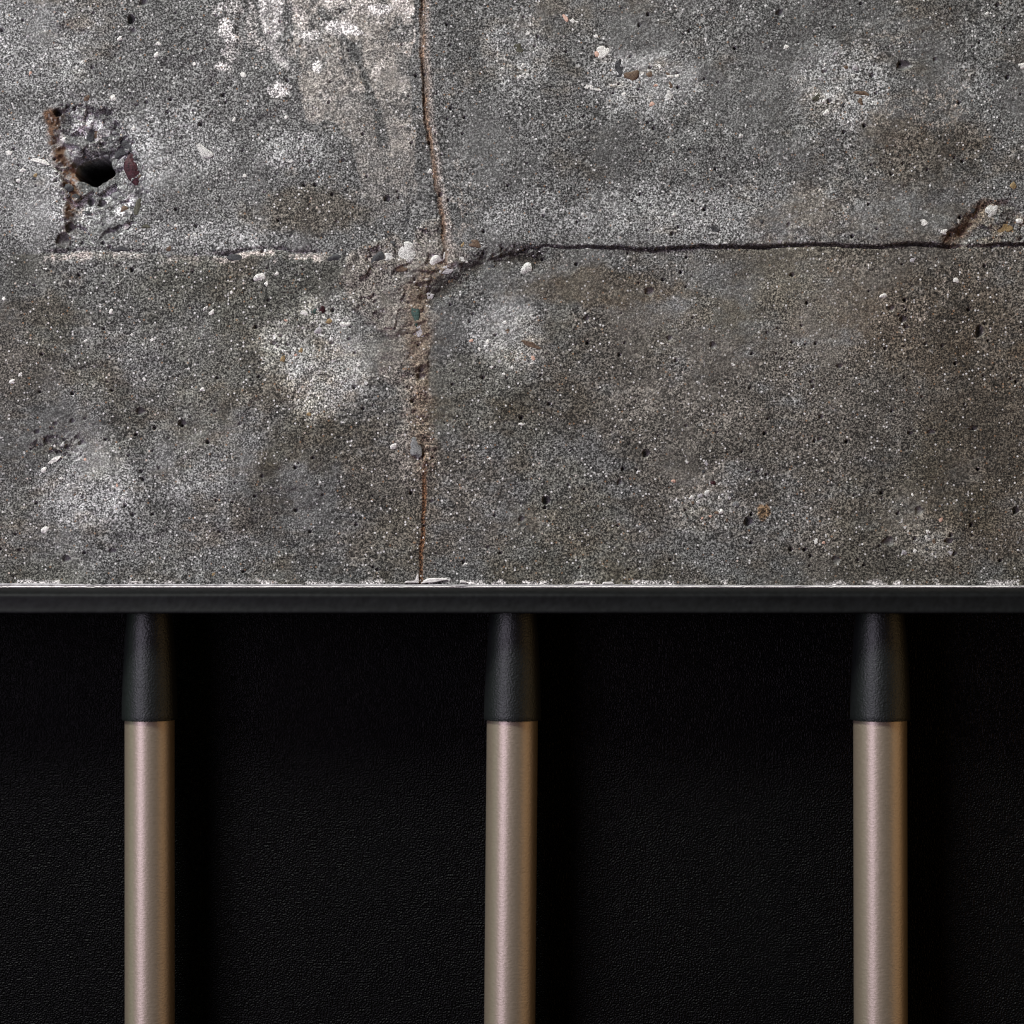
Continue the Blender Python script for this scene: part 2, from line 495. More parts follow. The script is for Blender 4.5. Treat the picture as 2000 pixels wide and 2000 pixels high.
# named darker and browner places
for (cu, cv, ru, rv, col) in [(600, 405, 120, 50, (0.78, 0.71, 0.62)), (1065, 800, 110, 70, (0.72, 0.69, 0.64)), (1800, 620, 230, 120, (0.84, 0.77, 0.69)),
                              (640, 560, 50, 60, (0.8, 0.8, 0.78)), (1790, 300, 160, 90, (0.78, 0.70, 0.61)), (1940, 900, 150, 250, (0.85, 0.79, 0.72)),
                              (1190, 560, 190, 45, (0.84, 0.74, 0.62)), (680, 200, 0.1, 0.1, (1, 1, 1)), (300, 590, 320, 60, (0.72, 0.72, 0.70)),
                              (620, 870, 130, 70, (0.72, 0.69, 0.62)), (1180, 300, 160, 60, (0.82, 0.82, 0.82)), (1560, 60, 150, 60, (0.80, 0.80, 0.80))]:
    d = np.hypot((U - cu) / ru, (V - cv) / rv) + fbm(U, V, 70, int(cu), 5, gain=0.75) * 0.5
    scale(1 - sstep(0.5, 1.1, d), col)
# lighter places where the cement skin is worn and sand shows
LIGHT = [(620, 690, 128, 132, 2.1), (195, 335, 150, 165, 1.35), (985, 655, 90, 88, 1.75), (1260, 160, 120, 85, 1.75), (1635, 170, 110, 115, 1.7), (165, 950, 115, 100, 1.65),
         (1800, 1045, 85, 75, 1.4), (1385, 965, 100, 90, 1.35), (560, 295, 75, 55, 1.45), (1005, 110, 75, 95, 1.5), (60, 60, 190, 130, 1.45),
         (60, 330, 130, 170, 1.5), (330, 280, 130, 110, 1.3), (1420, 420, 330, 75, 1.35), (1880, 170, 60, 50, 1.3), (1040, 420, 140, 60, 1.25),
         (1330, 640, 150, 80, 1.2), (400, 900, 160, 90, 1.2), (430, 460, 160, 40, 1.35), (1600, 600, 140, 130, 1.2), (1300, 800, 170, 90, 1.22)]
sand = np.zeros(sh, np.float32)
for (cu, cv, ru, rv, k) in LIGHT:
    d = np.hypot((U - cu) / ru, (V - cv) / rv) + fbm(U, V, 90, int(cu) + 7, 6, gain=0.72) * 0.34
    m = 1 - sstep(0.55, 1.0, d)
    k = 1 + (k - 1) * 1.45
    scale(m, (k, k * 1.005, k * 1.015))
    sand = np.maximum(sand, m * (k - 1) / 0.7)
# mortar smeared about the crossing
tint(mortm * (0.65 + 0.25 * fbm(U, V, 30, 111, 3)), (0.225, 0.205, 0.180))
# lime film running down from the top left of the seam
film = polydist(U, V, [(560, -60), (815, -60), (817, 60), (805, 130), (812, 250), (800, 420), (720, 440), (690, 330), (640, 262), (592, 214), (572, 170), (566, 90)])
nf = fbm(U, V, 80, 121, 5, gain=0.7) * 26 + fbm(U, V, 26, 125, 4, sv=120, gain=0.7) * 22
streak = linedist(U, V, [(630, 20), (662, 66), (690, 96), (712, 150), (728, 195), (742, 240), (746, 285)]) + fbm(U, V, 26, 127, 5, gain=0.8) * 9
grey = np.minimum(np.hypot((U - 790) / 26, (V - 62) / 20), np.hypot((U - 792) / 24, (V - 128) / 32)) + fbm(U, V, 30, 129, 3) * 0.5
fm = (1 - sstep(-6, 2, film + nf + 2)) * (0.12 + 0.88 * sstep(4, 13, streak)) * (0.25 + 0.75 * sstep(0.8, 1.2, grey))
fm *= 1 - 0.5 * sstep(170, 440, V + fbm(U, V, 50, 131, 3) * 60)
fm *= 0.78 + 0.4 * fbm(U, V, 14, 133, 3)
patch = sstep(-0.1, 0.1, fbm(U, V, 60, 134, 5, gain=0.75) + 0.55 - V / 420)
run = sstep(-0.12, 0.12, fbm(U, V, 46, 138, 5, sv=80, gain=0.72) + 0.48)
fm *= 0.3 + 0.7 * run
tint(fm * (0.55 + 0.45 * patch), (0.345, 0.32, 0.285), 0.85)
tint(fm * patch * sstep(0.0, 0.3, fbm(U, V, 36, 136, 5, gain=0.75) + 0.25 - V / 380), (0.62, 0.58, 0.54), 0.8)
left = polydist(U, V, [(425, -60), (570, -60), (580, 130), (545, 150), (500, 110), (450, 140)]) + fbm(U, V, 30, 132, 4, sv=90, gain=0.75) * 40
tint((1 - sstep(-24, 2, left)) * sstep(-0.2, 0.4, fbm(U, V, 30, 130, 5, gain=0.8)), (0.42, 0.40, 0.38), 0.6)
scale((1 - sstep(4, 13, streak)) * (film < 20) * (V < 310), (0.72, 0.73, 0.73))
tong = polydist(U, V, [(505, -60), (556, -60), (552, 60), (536, 80), (546, 100), (568, 132), (560, 140), (540, 124), (524, 96), (508, 46)]) + fbm(U, V, 16, 135, 3) * 5
tm = (1 - sstep(-5, 3, tong)) * (0.85 + 0.3 * fbm(U, V, 10, 137, 3))
tint(tm * (0.45 + 0.55 * sstep(-0.5, 0.1, fbm(U, V, 20, 128, 4, gain=0.75))), (0.62, 0.60, 0.58), 0.92)
spl = np.hypot((U - 446) / 26, (V - 60) / 90) + fbm(U, V, 26, 139, 4) * 0.9
tint(1 - sstep(0.35, 0.75, spl), (0.62, 0.60, 0.58), 0.8)
for (cu, cv, ru, rv) in [(543, 180, 26, 16), (660, 55, 40, 18), (620, 128, 14, 12), (600, 65, 26, 16), (742, 18, 30, 10), (690, 62, 22, 10)]:
    d = np.hypot((U - cu) / ru, (V - cv) / rv) + fbm(U, V, 18, int(cu) + 3, 3) * 0.55
    tint(1 - sstep(0.5, 1.0, d), (0.66, 0.64, 0.62), 0.8)
film_all = np.maximum(fm, tm)
grain -= 0.30 * np.clip(film_all, 0, 1)
# pale lacy bloom at the right
for (cu, cv, ru, rv, k) in [(1860, 190, 90, 45, 0.8), (1790, 240, 120, 60, 0.5), (1720, 75, 80, 30, 0.5), (1890, 545, 80, 40, 0.55), (1800, 610, 120, 60, 0.35), (905, 400, 40, 90, 0.4)]:
    d = np.hypot((U - cu) / ru, (V - cv) / rv) + fbm(U, V, 40, int(cu) + 11, 3) * 0.4
    lace = sstep(0.12, 0.02, np.abs(fbm(U, V, 22, int(cv) + 13, 3)))
    tint((1 - sstep(0.4, 1.1, d)) * lace, (0.44, 0.385, 0.33), k)
# bright broken ledge
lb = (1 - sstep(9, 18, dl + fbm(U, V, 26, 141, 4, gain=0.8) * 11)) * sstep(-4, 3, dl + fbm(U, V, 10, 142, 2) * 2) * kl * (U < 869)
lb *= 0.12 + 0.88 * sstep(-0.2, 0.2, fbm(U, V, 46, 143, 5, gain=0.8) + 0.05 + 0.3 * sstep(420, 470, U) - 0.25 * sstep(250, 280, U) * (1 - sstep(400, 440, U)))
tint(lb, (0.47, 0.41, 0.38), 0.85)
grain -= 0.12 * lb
# rust along the vertical seam
rb = np.where(upper, 1 - sstep(3.8, 7.5, np.abs(U - uj_top - 2) + fbm(U, V, 16, 145, 5, gain=0.8) * 4.0 - (1 - sstep(200, 300, V)) * 1.0), 0)
tint(rb * (0.8 + 0.3 * fbm(U, V, 8, 147, 2, sv=40)), (0.115, 0.068, 0.040), 0.95)
grain -= 0.2 * np.clip(rb, 0, 1)
tint(np.where(upper, np.exp(-((U - uj_top - 3) / 2.2) ** 2), 0) * sstep(-0.1, 0.5, fbm(U, V, 6, 148, 2, sv=50)), (0.26, 0.165, 0.105), 0.7)
tint(np.where(upper, np.exp(-((U - uj_top - 11) / 5.0) ** 2), 0) * 0.6, (0.36, 0.32, 0.29))
tint(np.where(~upper, 1 - sstep(2.2, 5.0, db + fbm(U, V, 10, 149, 2, sv=60) * 1.2), 0) * sstep(860, 960, V), (0.105, 0.050, 0.022), 0.92)
halo = np.where(~upper, 1 - sstep(4, 34, db + fbm(U, V, 18, 151, 3) * 14), 0) * (1 - 0.6 * sstep(800, 1000, V))
halo *= 0.45 + 0.55 * sstep(-0.3, 0.4, fbm(U, V, 22, 152, 4, gain=0.75))
scale(np.maximum(halo * 0.8, band * 0.75), (0.86, 0.70, 0.56))
scale(gm, (0.30, 0.265, 0.235))
# hole: rusty left lip, grey core, two white scabs
lip = (1 - sstep(6, 24, np.abs(U - np.interp(V, [205, 250, 300, 340, 380, 430, 490], [104, 106, 114, 132, 140, 138, 132])) + fbm(U, V, 18, 153, 3) * 8))
lip *= sstep(205, 222, V) * (1 - sstep(430, 470, V))
lip *= 0.25 + 0.75 * sstep(-0.4, 0.2, fbm(U, V, 20, 154, 4, gain=0.75))
lip = np.clip(lip * 1.25, 0, 1)
tint(lip, (0.12, 0.062, 0.032), 0.95)
tint((1 - sstep(0, 26, hole + fbm(U, V, 12, 155, 2) * 8)) * (1 - lip), (0.085, 0.088, 0.088), 0.7)
for (cu, cv, ru, rv) in [(152, 248, 15, 9), (190, 243, 30, 9), (238, 408, 26, 20), (216, 428, 16, 8), (252, 392, 13, 14)]:
    d = np.hypot((U - cu) / ru, (V - cv) / rv) + fbm(U, V, 14, int(cu) + 17, 3) * 0.5
    tint((1 - sstep(0.5, 1.05, d)) * (0.35 + 0.65 * sstep(-0.4, 0.2, fbm(U, V, 12, 158, 4, gain=0.8))), (0.66, 0.66, 0.66), 0.85)
cm = (1 - sstep(-14, 2, crat[cw]))[..., None]
chip = np.where(cid < 0.36, 0.50, np.where(cid > 0.76, 1.5, 0.9))[..., None]
base[cw] = base[cw] * (1 - cm + cm * chip)
grain[cw] -= 0.08 * cm[..., 0]
grain -= 0.3 * (1 - sstep(0, 16, hole))
grain -= 0.5 * lip
for (cu, cv, r) in [(137, 445, 12), (122, 469, 16), (112, 219, 9)]:
    tint(1 - sstep(0.7, 1.1, np.hypot(U - cu, V - cv) / r + fbm(U, V, 8, 157, 2) * 0.2), (0.05, 0.043, 0.038), 0.85)
# shadow line of the right-hand crack, darkened in the albedo
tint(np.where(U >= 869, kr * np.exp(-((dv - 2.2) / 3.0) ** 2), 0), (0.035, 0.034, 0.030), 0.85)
# gouge at the far right
scale(1 - sstep(2, 26, gr), (0.72, 0.50, 0.36))
tint(fanm * sstep(0.1, 0.6, fbm(U, V, 26, 159, 3)), (0.24, 0.20, 0.15), 0.5)
# fibrous rust spot low down
sp = np.hypot((U - 1492) / 14, (V - 998) / 19) + fbm(U, V, 10, 161, 3) * 0.35
tint(1 - sstep(0.6, 1.0, sp), (0.17, 0.105, 0.05), 0.8)
# chalky dashes along the bottom edge
edge = sstep(1131, 1137, V + fbm(U, V, 24, 163, 3) * 4) * sstep(-0.05, 0.35, fbm(U, V, 34, 165, 3) - (U - 600) / 4000)
tint(edge, (0.66, 0.63, 0.62), 0.75)
# pit walls are smooth cement
m = pitmask * 0.6
tint(m * 0.5, (0.20, 0.205, 0.205))
grain *= 1 - 0.6 * pitmask
grain = np.clip(grain - 0.02 * np.clip(sand, 0, 1), 0, 1)
# loose pale and dark flecks bigger than the sand
fl = vnoise(U, V, 5.0, 5.0, 171)
fl2 = vnoise(U + 40, V, 5.6, 4.6, 172)
tint(sstep(0.86, 0.97, fl + 0.10 * sand), (0.55, 0.54, 0.53), 0.65)
tint(sstep(0.90, 0.98, fl2), (0.035, 0.035, 0.036), 0.7)
base = np.clip(base, 0.008, 0.86)

# ---- pad the rim so that the wall has real thickness, then split into the four casts
def pad(a, fill=None):
    p = np.pad(a, ((1, 1), (1, 1)) + ((0, 0),) * (a.ndim - 2), mode='edge')
    return p


Up, Vp, Hp, Bp, Gp = pad(U), pad(V), pad(H), pad(base), pad(grain)
Hp[0, :] = Hp[-1, :] = -160
Hp[:, 0] = Hp[:, -1] = -160
nr, nc = Up.shape
co = np.empty((nr * nc, 3), np.float32)
co[:, 0] = ((Up - 1000) * PX).ravel()
co[:, 1] = (-Hp * 0.001).ravel()
co[:, 2] = ((1000 - Vp) * PX).ravel()
idx = np.arange(nr * nc).reshape(nr, nc)
quads = np.stack([idx[1:, :-1], idx[1:, 1:], idx[:-1, 1:], idx[:-1, :-1]], -1)
sec = pad(upper.astype(np.int8) * 2 + right.astype(np.int8))[:-1, :-1]

wall = link('concrete_wall', None)
wall.location = (0, 0, Z0)
wall['label'] = 'weathered grey concrete wall with cracked joints, a rusty broken hole and embedded pebbles'
wall['category'] = 'wall'

SECT = {}
SECLAB = {3: 'plain grey upper right concrete section standing proud above a dark shadow line',
          2: 'upper left concrete section with broken hole and pale lime streaks',
          1: 'brownish lower right concrete section dotted with small round blow holes',
          0: 'dark olive grey lower left concrete section under a pale broken ledge'}
remap = np.full(nr * nc, -1, np.int64)
for s in (3, 2, 1, 0):
    q = quads[sec == s].reshape(-1, 4)
    used = np.unique(q)
    remap[used] = np.arange(len(used))
    lq = remap[q].astype(np.int32)
    me = bpy.data.meshes.new('concrete_section')
    me.vertices.add(len(used))
    me.vertices.foreach_set('co', co[used].ravel())
    me.loops.add(lq.size)
    me.loops.foreach_set('vertex_index', lq.ravel())
    me.polygons.add(len(lq))
    me.polygons.foreach_set('loop_start', np.arange(0, lq.size, 4, dtype=np.int32))
    me.polygons.foreach_set('loop_total', np.full(len(lq), 4, np.int32))
    me.polygons.foreach_set('use_smooth', np.ones(len(lq), bool))
    me.update(calc_edges=True)
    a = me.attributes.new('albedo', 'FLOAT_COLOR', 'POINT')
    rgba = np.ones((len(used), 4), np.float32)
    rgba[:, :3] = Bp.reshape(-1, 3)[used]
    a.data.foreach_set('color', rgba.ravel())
    a = me.attributes.new('grain', 'FLOAT', 'POINT')
    a.data.foreach_set('value', Gp.ravel()[used].astype(np.float32))
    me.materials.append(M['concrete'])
    o = link('concrete_section', me, wall)
    o['label'] = SECLAB[s]
    SECT[s] = o


def surf(u, v):
    j = min(max(np.searchsorted(vs, v), 0), len(vs) - 1)
    i = min(max(np.searchsorted(us, u), 0), len(us) - 1)
    return float(H[j, i]) * 0.001, int(upper[j, i]) * 2 + int(right[j, i])


# ------------------------------------------------------------------ pebbles set in the concrete
def pebble_mesh(name, seed, sub, rough, angular):
    r = random.Random(seed)
    bm = bmesh.new()
    bmesh.ops.create_icosphere(bm, subdivisions=sub, radius=1.0)
    dirs = [Vector((r.gauss(0, 1), r.gauss(0, 1), r.gauss(0, 1))).normalized() for _ in range(7)]
    cuts = [r.uniform(0.62, 0.92) for _ in dirs]
    for vert in bm.verts:
        p = vert.co.copy()
        if angular:
            for d, c in zip(dirs, cuts):
                k = p.dot(d)
                if k > c:
                    p -= d * (k - c)
        p *= 1 + rough * sum(math.sin(p.dot(d) * 5 + i) for i, d in enumerate(dirs)) / 7
        p.x += 0.10 * math.sin(p.z * 2.2 + seed)
        p.z += 0.10 * math.sin(p.x * 2.6 + seed * 2)
        vert.co = p
    me = bpy.data.meshes.new(name)
    bm.to_mesh(me)
    bm.free()
    for p in me.polygons:
        p.use_smooth = not angular
    me.materials.append(M['grey'])
    return me


BIG = [pebble_mesh('pebble', 10 + k, 3, 0.45, k % 3 != 0) for k in range(6)]
SMALL = [pebble_mesh('pebble', 40 + k, 2, 0.5, k % 3 != 0) for k in range(6)]
rr = random.Random(7)
COUNT = [0]


def pebble(u, v, w, h, rot, mat, lift=0.35, name='pebble', label=None):
    hh, s = surf(u, v)
    meshes = BIG if max(w, h) >= 18 else SMALL
    o = link(name, meshes[rr.randrange(len(meshes))], SECT[s])
    th = 0.22 * min(w, h) * PX
    o.scale = (w * PX * 0.62, th, h * PX * 0.62)
    o.rotation_euler = (0, math.radians(rot), 0)
    o.location = ((u - 1000) * PX, -hh + th * 0.5, (1000 - v) * PX)
    o.material_slots[0].link = 'OBJECT'
    o.material_slots[0].material = M[mat]
    if label:
        o['label'] = label
    COUNT[0] += 1
    return o


STONES = [
    (263, 327, 29, 52, -14, 'maroon'), (243, 287, 40, 22, -38, 'dark'), (173, 257, 12, 34, 2, 'dark'), (400, 295, 46, 22, 32, 'pale'),
    (79, 316, 30, 8, 14, 'white'), (221, 191, 10, 13, 0, 'white'), (170, 190, 10, 14, 10, 'brown'), (268, 408, 11, 32, 8, 'olive'),
    (285, 443, 17, 10, -10, 'olive'), (243, 443, 15, 9, -30, 'white'), (236, 486, 30, 10, -2, 'dark'), (330, 484, 9, 13, 12, 'brown'),
    (330, 497, 12, 10, 0, 'grey'), (382, 497, 14, 16, 0, 'white'), (462, 506, 27, 13, 12, 'dark'), (651, 504, 27, 10, -5, 'dark'),
    (738, 504, 20, 22, 10, 'dark'), (766, 478, 12, 15, 20, 'dark'), (792, 493, 40, 36, 20, 'pale'), (762, 503, 24, 18, 0, 'pale'),
    (782, 522, 24, 16, 0, 'brown'), (853, 504, 30, 17, -25, 'white'), (903, 507, 20, 11, 8, 'pale'), (903, 478, 8, 12, 10, 'ochre'),
    (928, 477, 24, 15, 8, 'brown'), (873, 527, 24, 14, -10, 'lavender'), (836, 577, 28, 17, 4, 'lavender'), (812, 611, 19, 36, -4, 'green'),
    (820, 646, 18, 24, 0, 'lavender'), (812, 876, 19, 36, -8, 'grey'), (769, 869, 11, 15, 10, 'white'), (1036, 672, 38, 10, 17, 'brown'),
    (613, 608, 12, 9, 0, 'green'), (628, 603, 10, 13, 0, 'maroon'), (642, 628, 14, 9, -12, 'ochre'), (552, 701, 8, 16, 22, 'ochre'),
    (587, 685, 9, 10, 0, 'ochre'), (577, 693, 8, 6, 0, 'salmon'), (604, 810, 9, 9, 0, 'ochre'), (507, 541, 18, 14, 10, 'white'),
    (521, 555, 8, 10, 0, 'white'), (540, 535, 9, 8, 0, 'white'), (593, 611, 14, 9, 10, 'white'), (621, 645, 16, 14, 0, 'lavender'), (675, 633, 18, 8, 0, 'white'),
    (1119, 42, 20, 13, -20, 'white'), (1105, 36, 8, 14, -30, 'salmon'), (1174, 103, 34, 20, -30, 'white'), (1165, 106, 12, 14, 0, 'salmon'),
    (1152, 170, 42, 9, 12, 'white'), (1208, 132, 15, 36, 6, 'dark'), (1234, 146, 36, 20, -18, 'brown'), (1269, 146, 13, 12, 0, 'brown'),
    (1305, 145, 12, 8, 0, 'brown'), (1273, 204, 11, 11, 0, 'salmon'), (1012, 93, 19, 18, 10, 'olive'), (1030, 65, 11, 7, -10, 'white'),
    (1164, 71, 9, 8, 0, 'white'), (1445, 267, 12, 9, -20, 'pale'), (1308, 149, 12, 6, 0, 'white'), (1309, 168, 8, 15, -20, 'brown'),
    (1306, 186, 15, 18, 0, 'pale'), (1323, 149, 8, 6, 0, 'white'), (1288, 131, 9, 8, 0, 'white'), (1597, 190, 25, 11, -33, 'olive'), (1680, 183, 27, 9, 15, 'brown'),
    (1679, 202, 11, 14, 0, 'brown'), (1645, 206, 8, 9, 0, 'dark'), (1613, 221, 12, 11, 0, 'white'), (1609, 198, 7, 7, 0, 'white'),
    (1593, 89, 8, 7, 0, 'brown'), (1673, 142, 13, 5, -5, 'dark'), (1651, 132, 12, 9, 0, 'brown'), (1977, 364, 15, 15, 0, 'ochre'),
    (1994, 128, 26, 12, -8, 'white'), (1534, 93, 14, 8, -25, 'white'), (1669, 133, 12, 12, 0, 'lavender'), (1630, 105, 11, 9, 0, 'lavender'), (1602, 155, 9, 8, 0, 'lavender'),
    (1390, 448, 24, 12, 2, 'dark'), (1027, 527, 18, 22, 20, 'pale'), (1431, 712, 11, 7, 10, 'white'), (1804, 436, 15, 11, -10, 'white'), (1843, 453, 12, 10, 15, 'white'),
    (1937, 413, 18, 22, 0, 'pale'), (1958, 445, 30, 18, 0, 'ochre'), (1990, 432, 12, 9, 0, 'white'), (1866, 547, 13, 10, 0, 'white'), (1724, 577, 14, 9, 0, 'white'),
    (1783, 508, 9, 12, 20, 'lavender'), (1898, 412, 14, 10, -30, 'dark'), (1864, 436, 10, 8, 0, 'dark'), (120, 934, 8, 7, 0, 'white'), (86, 918, 11, 10, 0, 'white'),
    (89, 1035, 14, 12, 0, 'white'), (239, 973, 7, 7, 0, 'white'), (228, 948, 7, 7, 0, 'salmon'), (417, 1122, 6, 7, 0, 'ochre'), (104, 900, 26, 9, -35, 'white'), (122, 868, 10, 9, 0, 'pale'),
    (105, 872, 8, 14, 10, 'white'), (910, 1102, 9, 7, -30, 'white'), (956, 895, 7, 5, 0, 'white'), (1017, 829, 15, 7, -10, 'white'), (1408, 999, 9, 9, 0, 'white'),
    (1382, 963, 10, 11, 0, 'pale'), (1350, 972, 10, 9, 0, 'pale'), (1369, 968, 9, 7, 0, 'lavender'), (1437, 984, 13, 10, 0, 'grey'), (1392, 943, 9, 8, 0, 'maroon'), (1380, 905, 7, 12, 0, 'lavender'),
    (1838, 1016, 9, 11, 0, 'salmon'), (1787, 1076, 9, 7, -20, 'white'), (1594, 1058, 7, 10, 20, 'white'), (1609, 1060, 6, 6, 0, 'salmon'), (1766, 1078, 10, 9, 0, 'lavender'), (1856, 1080, 11, 8, -40, 'lavender'),
    (1782, 967, 6, 6, 0, 'white'), (1762, 986, 7, 5, 0, 'white'), (1824, 1058, 8, 8, 0, 'brown'), (839, 334, 9, 9, 0, 'white'), (379, 124, 8, 7, 0, 'white'), (234, 75, 10, 7, -20, 'white'),
    (310, 86, 10, 9, 0, 'white'), (475, 146, 13, 8, 20, 'white'), (306, 107, 10, 8, -30, 'white'), (18, 299, 12, 9, -30, 'white'), (45, 333, 12, 8, -20, 'white'), (36, 352, 10, 8, 0, 'white'),
    (70, 343, 7, 7, 0, 'ochre'), (67, 349, 9, 9, 0, 'dark'), (260, 250, 10, 11, 0, 'white'), (456, 233, 7, 10, 10, 'white'), (477, 343, 8, 8, 0, 'white'), (128, 368, 22, 12, -8, 'dark'), (165, 414, 20, 5, 2, 'dark'),
    (218, 276, 12, 10, 30, 'dark'), (344, 441, 7, 7, 0, 'white'), (7, 584, 8, 8, 0, 'white'), (297, 663, 8, 7, 0, 'white'), (257, 653, 6, 8, 0, 'white'), (168, 666, 8, 6, -15, 'white'), (218, 609, 7, 9, 0, 'white'),
    (414, 610, 12, 8, -30, 'white'), (400, 603, 12, 5, -40, 'pale'), (452, 571, 7, 9, 0, 'white'), (24, 745, 10, 8, 0, 'white'), (40, 731, 7, 12, 0, 'white'), (395, 760, 8, 7, 0, 'white'), (282, 741, 7, 8, 0, 'white'),
    (558, 228, 8, 8, 0, 'white'), (620, 131, 14, 9, -30, 'white'), (1020, 128, 7, 8, 0, 'white'), (1318, 12, 7, 7, 0, 'white'), (1388, 18, 6, 6, 0, 'white'), (1928, 27, 6, 6, 0, 'white'),
    (795, 430, 9, 10, 0, 'dark'), (960, 520, 12, 6, -20, 'dark'), (880, 548, 10, 8, 0, 'brown'), (986, 630, 9, 7, 0, 'white'), (952, 668, 7, 10, 0, 'white'), (1010, 700, 9, 8, 0, 'pale'), (975, 705, 9, 9, 0, 'lavender'),
    (960, 716, 8, 7, 0, 'white'), (1000, 718, 7, 8, 0, 'white'), (1041, 700, 10, 8, 0, 'salmon'), (984, 730, 7, 6, 0, 'white')]
for s in STONES:
    pebble(*s)
# rubble in the broken crater
for k in range(22):
    a, q = rr.uniform(0, 6.28), rr.uniform(1.35, 2.2)
    w = rr.uniform(7, 16)
    pebble(187 + 42 * q * math.cos(a), 336 + 44 * q * math.sin(a), w, w * rr.uniform(0.5, 0.9), rr.uniform(-60, 60), rr.choice(['grey', 'grey', 'pale', 'dark', 'brown', 'white']))
# smaller grains of 6 to 9 pixels in the worn patches
patches = [l for l in LIGHT if l[4] >= 1.35]
while COUNT[0] < 285:
    cu, cv, ru, rv, k = rr.choice(patches)
    u, v = rr.gauss(cu, ru * 0.45), rr.gauss(cv, rv * 0.45)
    if not (5 < u < 1995 and 5 < v < 1120) or math.hypot(u - 185, v - 335) < 130:
        continue
    w = rr.uniform(5, 9)
    pebble(u, v, w, w * rr.uniform(0.6, 1.0), rr.uniform(-60, 60), rr.choice(['white', 'white', 'pale', 'pale', 'lavender', 'grey', 'brown', 'dark', 'salmon']))


# ------------------------------------------------------------------ caulk bead, plaster line and smears at the foot of the wall
def bead(name, mat, top, bot, depth, seed, u0=-420, u1=2420, step=4.0, chip=0.0):
    r = random.Random(seed)
    n = int((u1 - u0) / step) + 1
    verts, faces = [], []
    ph = [r.uniform(0, 6.28) for _ in range(8)]
    for i in range(n):
        u = u0 + i * step
        j = sum(math.sin(u / (7.0 * 1.9 ** k) + ph[k]) for k in range(5)) / 5
        gap = chip * max(0, r.random() - 0.5)
        t = top(u) + j * 1.1 + gap
        b = bot(u)
        d = depth * (1 + 0.35 * j)
        ring = [(t, 0.0015), (t + 0.2 * (b - t), -d * 0.75), (0.5 * (t + b), -d), (b - 0.15 * (b - t), -d * 0.85), (b, 0.0015)]
        for (v, y) in ring:
            verts.append(((u - 1000) * PX, y, (1000 - v) * PX))
        if i:
            for q in range(4):
                a = (i - 1) * 5 + q
                faces.append((a, a + 1, a + 6, a + 5))
            faces.append(((i - 1) * 5 + 4, (i - 1) * 5, i * 5, i * 5 + 4))
    me = bpy.data.meshes.new(name)
    me.from_pydata(verts, [], faces)
    me.materials.append(M[mat])
    return link(name, me, wall)


o = bead('caulk_bead', 'caulk', lambda u: 1138.6 + 0.0022 * u, lambda u: 1146.5, 0.0016, 3)
o['label'] = 'thin grey caulk bead along the foot of the concrete'
o = bead('plaster_line', 'paint', lambda u: 1143.6, lambda u: 1148.5, 0.0021, 8, chip=2.6)
o['label'] = 'ragged white plaster line just above the black rail'


def smear(pts, depth, seed):
    r = random.Random(seed)
    n = len(pts)
    verts, faces = [], []
    cu = sum(p[0] for p in pts) / n
    cv = sum(p[1] for p in pts) / n
    for k, y in ((1.0, 0.0012), (0.96, -depth * 0.8), (0.70, -depth)):
        for (u, v) in pts:
            verts.append(((cu + (u - cu) * k - 1000) * PX, y, (1000 - cv - (v - cv) * k) * PX))
    for ring in range(2):
        for i in range(n):
            a, b = ring * n + i, ring * n + (i + 1) % n
            faces.append((a, b, b + n, a + n))
    faces.append(tuple(range(2 * n, 3 * n)))
    me = bpy.data.meshes.new('plaster_smear')
    me.from_pydata(verts, [], faces)
    bm = bmesh.new()
    bm.from_mesh(me)
    bmesh.ops.recalc_face_normals(bm, faces=bm.faces)
    bm.to_mesh(me)
    bm.free()
    me.materials.append(M['paint'])
    return link('plaster_smear', me, wall)


def ragged(pts, seed, amp=0.8, sub=5):
    r = random.Random(seed)
    out = []
    for i in range(len(pts)):
        a, b = pts[i], pts[(i + 1) % len(pts)]
        for k in range(sub):
            t = k / sub
            out.append((a[0] + (b[0] - a[0]) * t + r.uniform(-amp, amp), a[1] + (b[1] - a[1]) * t + r.uniform(-amp, amp) * 0.7))
    return out


smear(ragged([(822, 1139), (828, 1133), (836, 1129.5), (855, 1129), (874, 1129.5), (876, 1132), (860, 1135), (848, 1138)], 1), 0.0012, 1)
smear(ragged([(789, 1139), (792, 1135), (805, 1135), (812, 1134), (816, 1121), (818, 1122), (818, 1139)], 2, 0.5), 0.0011, 2)
smear(ragged([(898, 1138), (899, 1133), (906, 1134), (914, 1138)], 3, 0.5), 0.001, 3)
smear(ragged([(256, 1138), (258, 1135), (269, 1134.5), (269, 1138)], 4, 0.4), 0.001, 4)
smear(ragged([(1120, 1140), (1124, 1136), (1142, 1135), (1150, 1139)], 5, 0.5), 0.001, 5)
smear(ragged([(1176, 1140), (1178, 1136.5), (1196, 1136), (1200, 1140)], 6, 0.5), 0.001, 6)

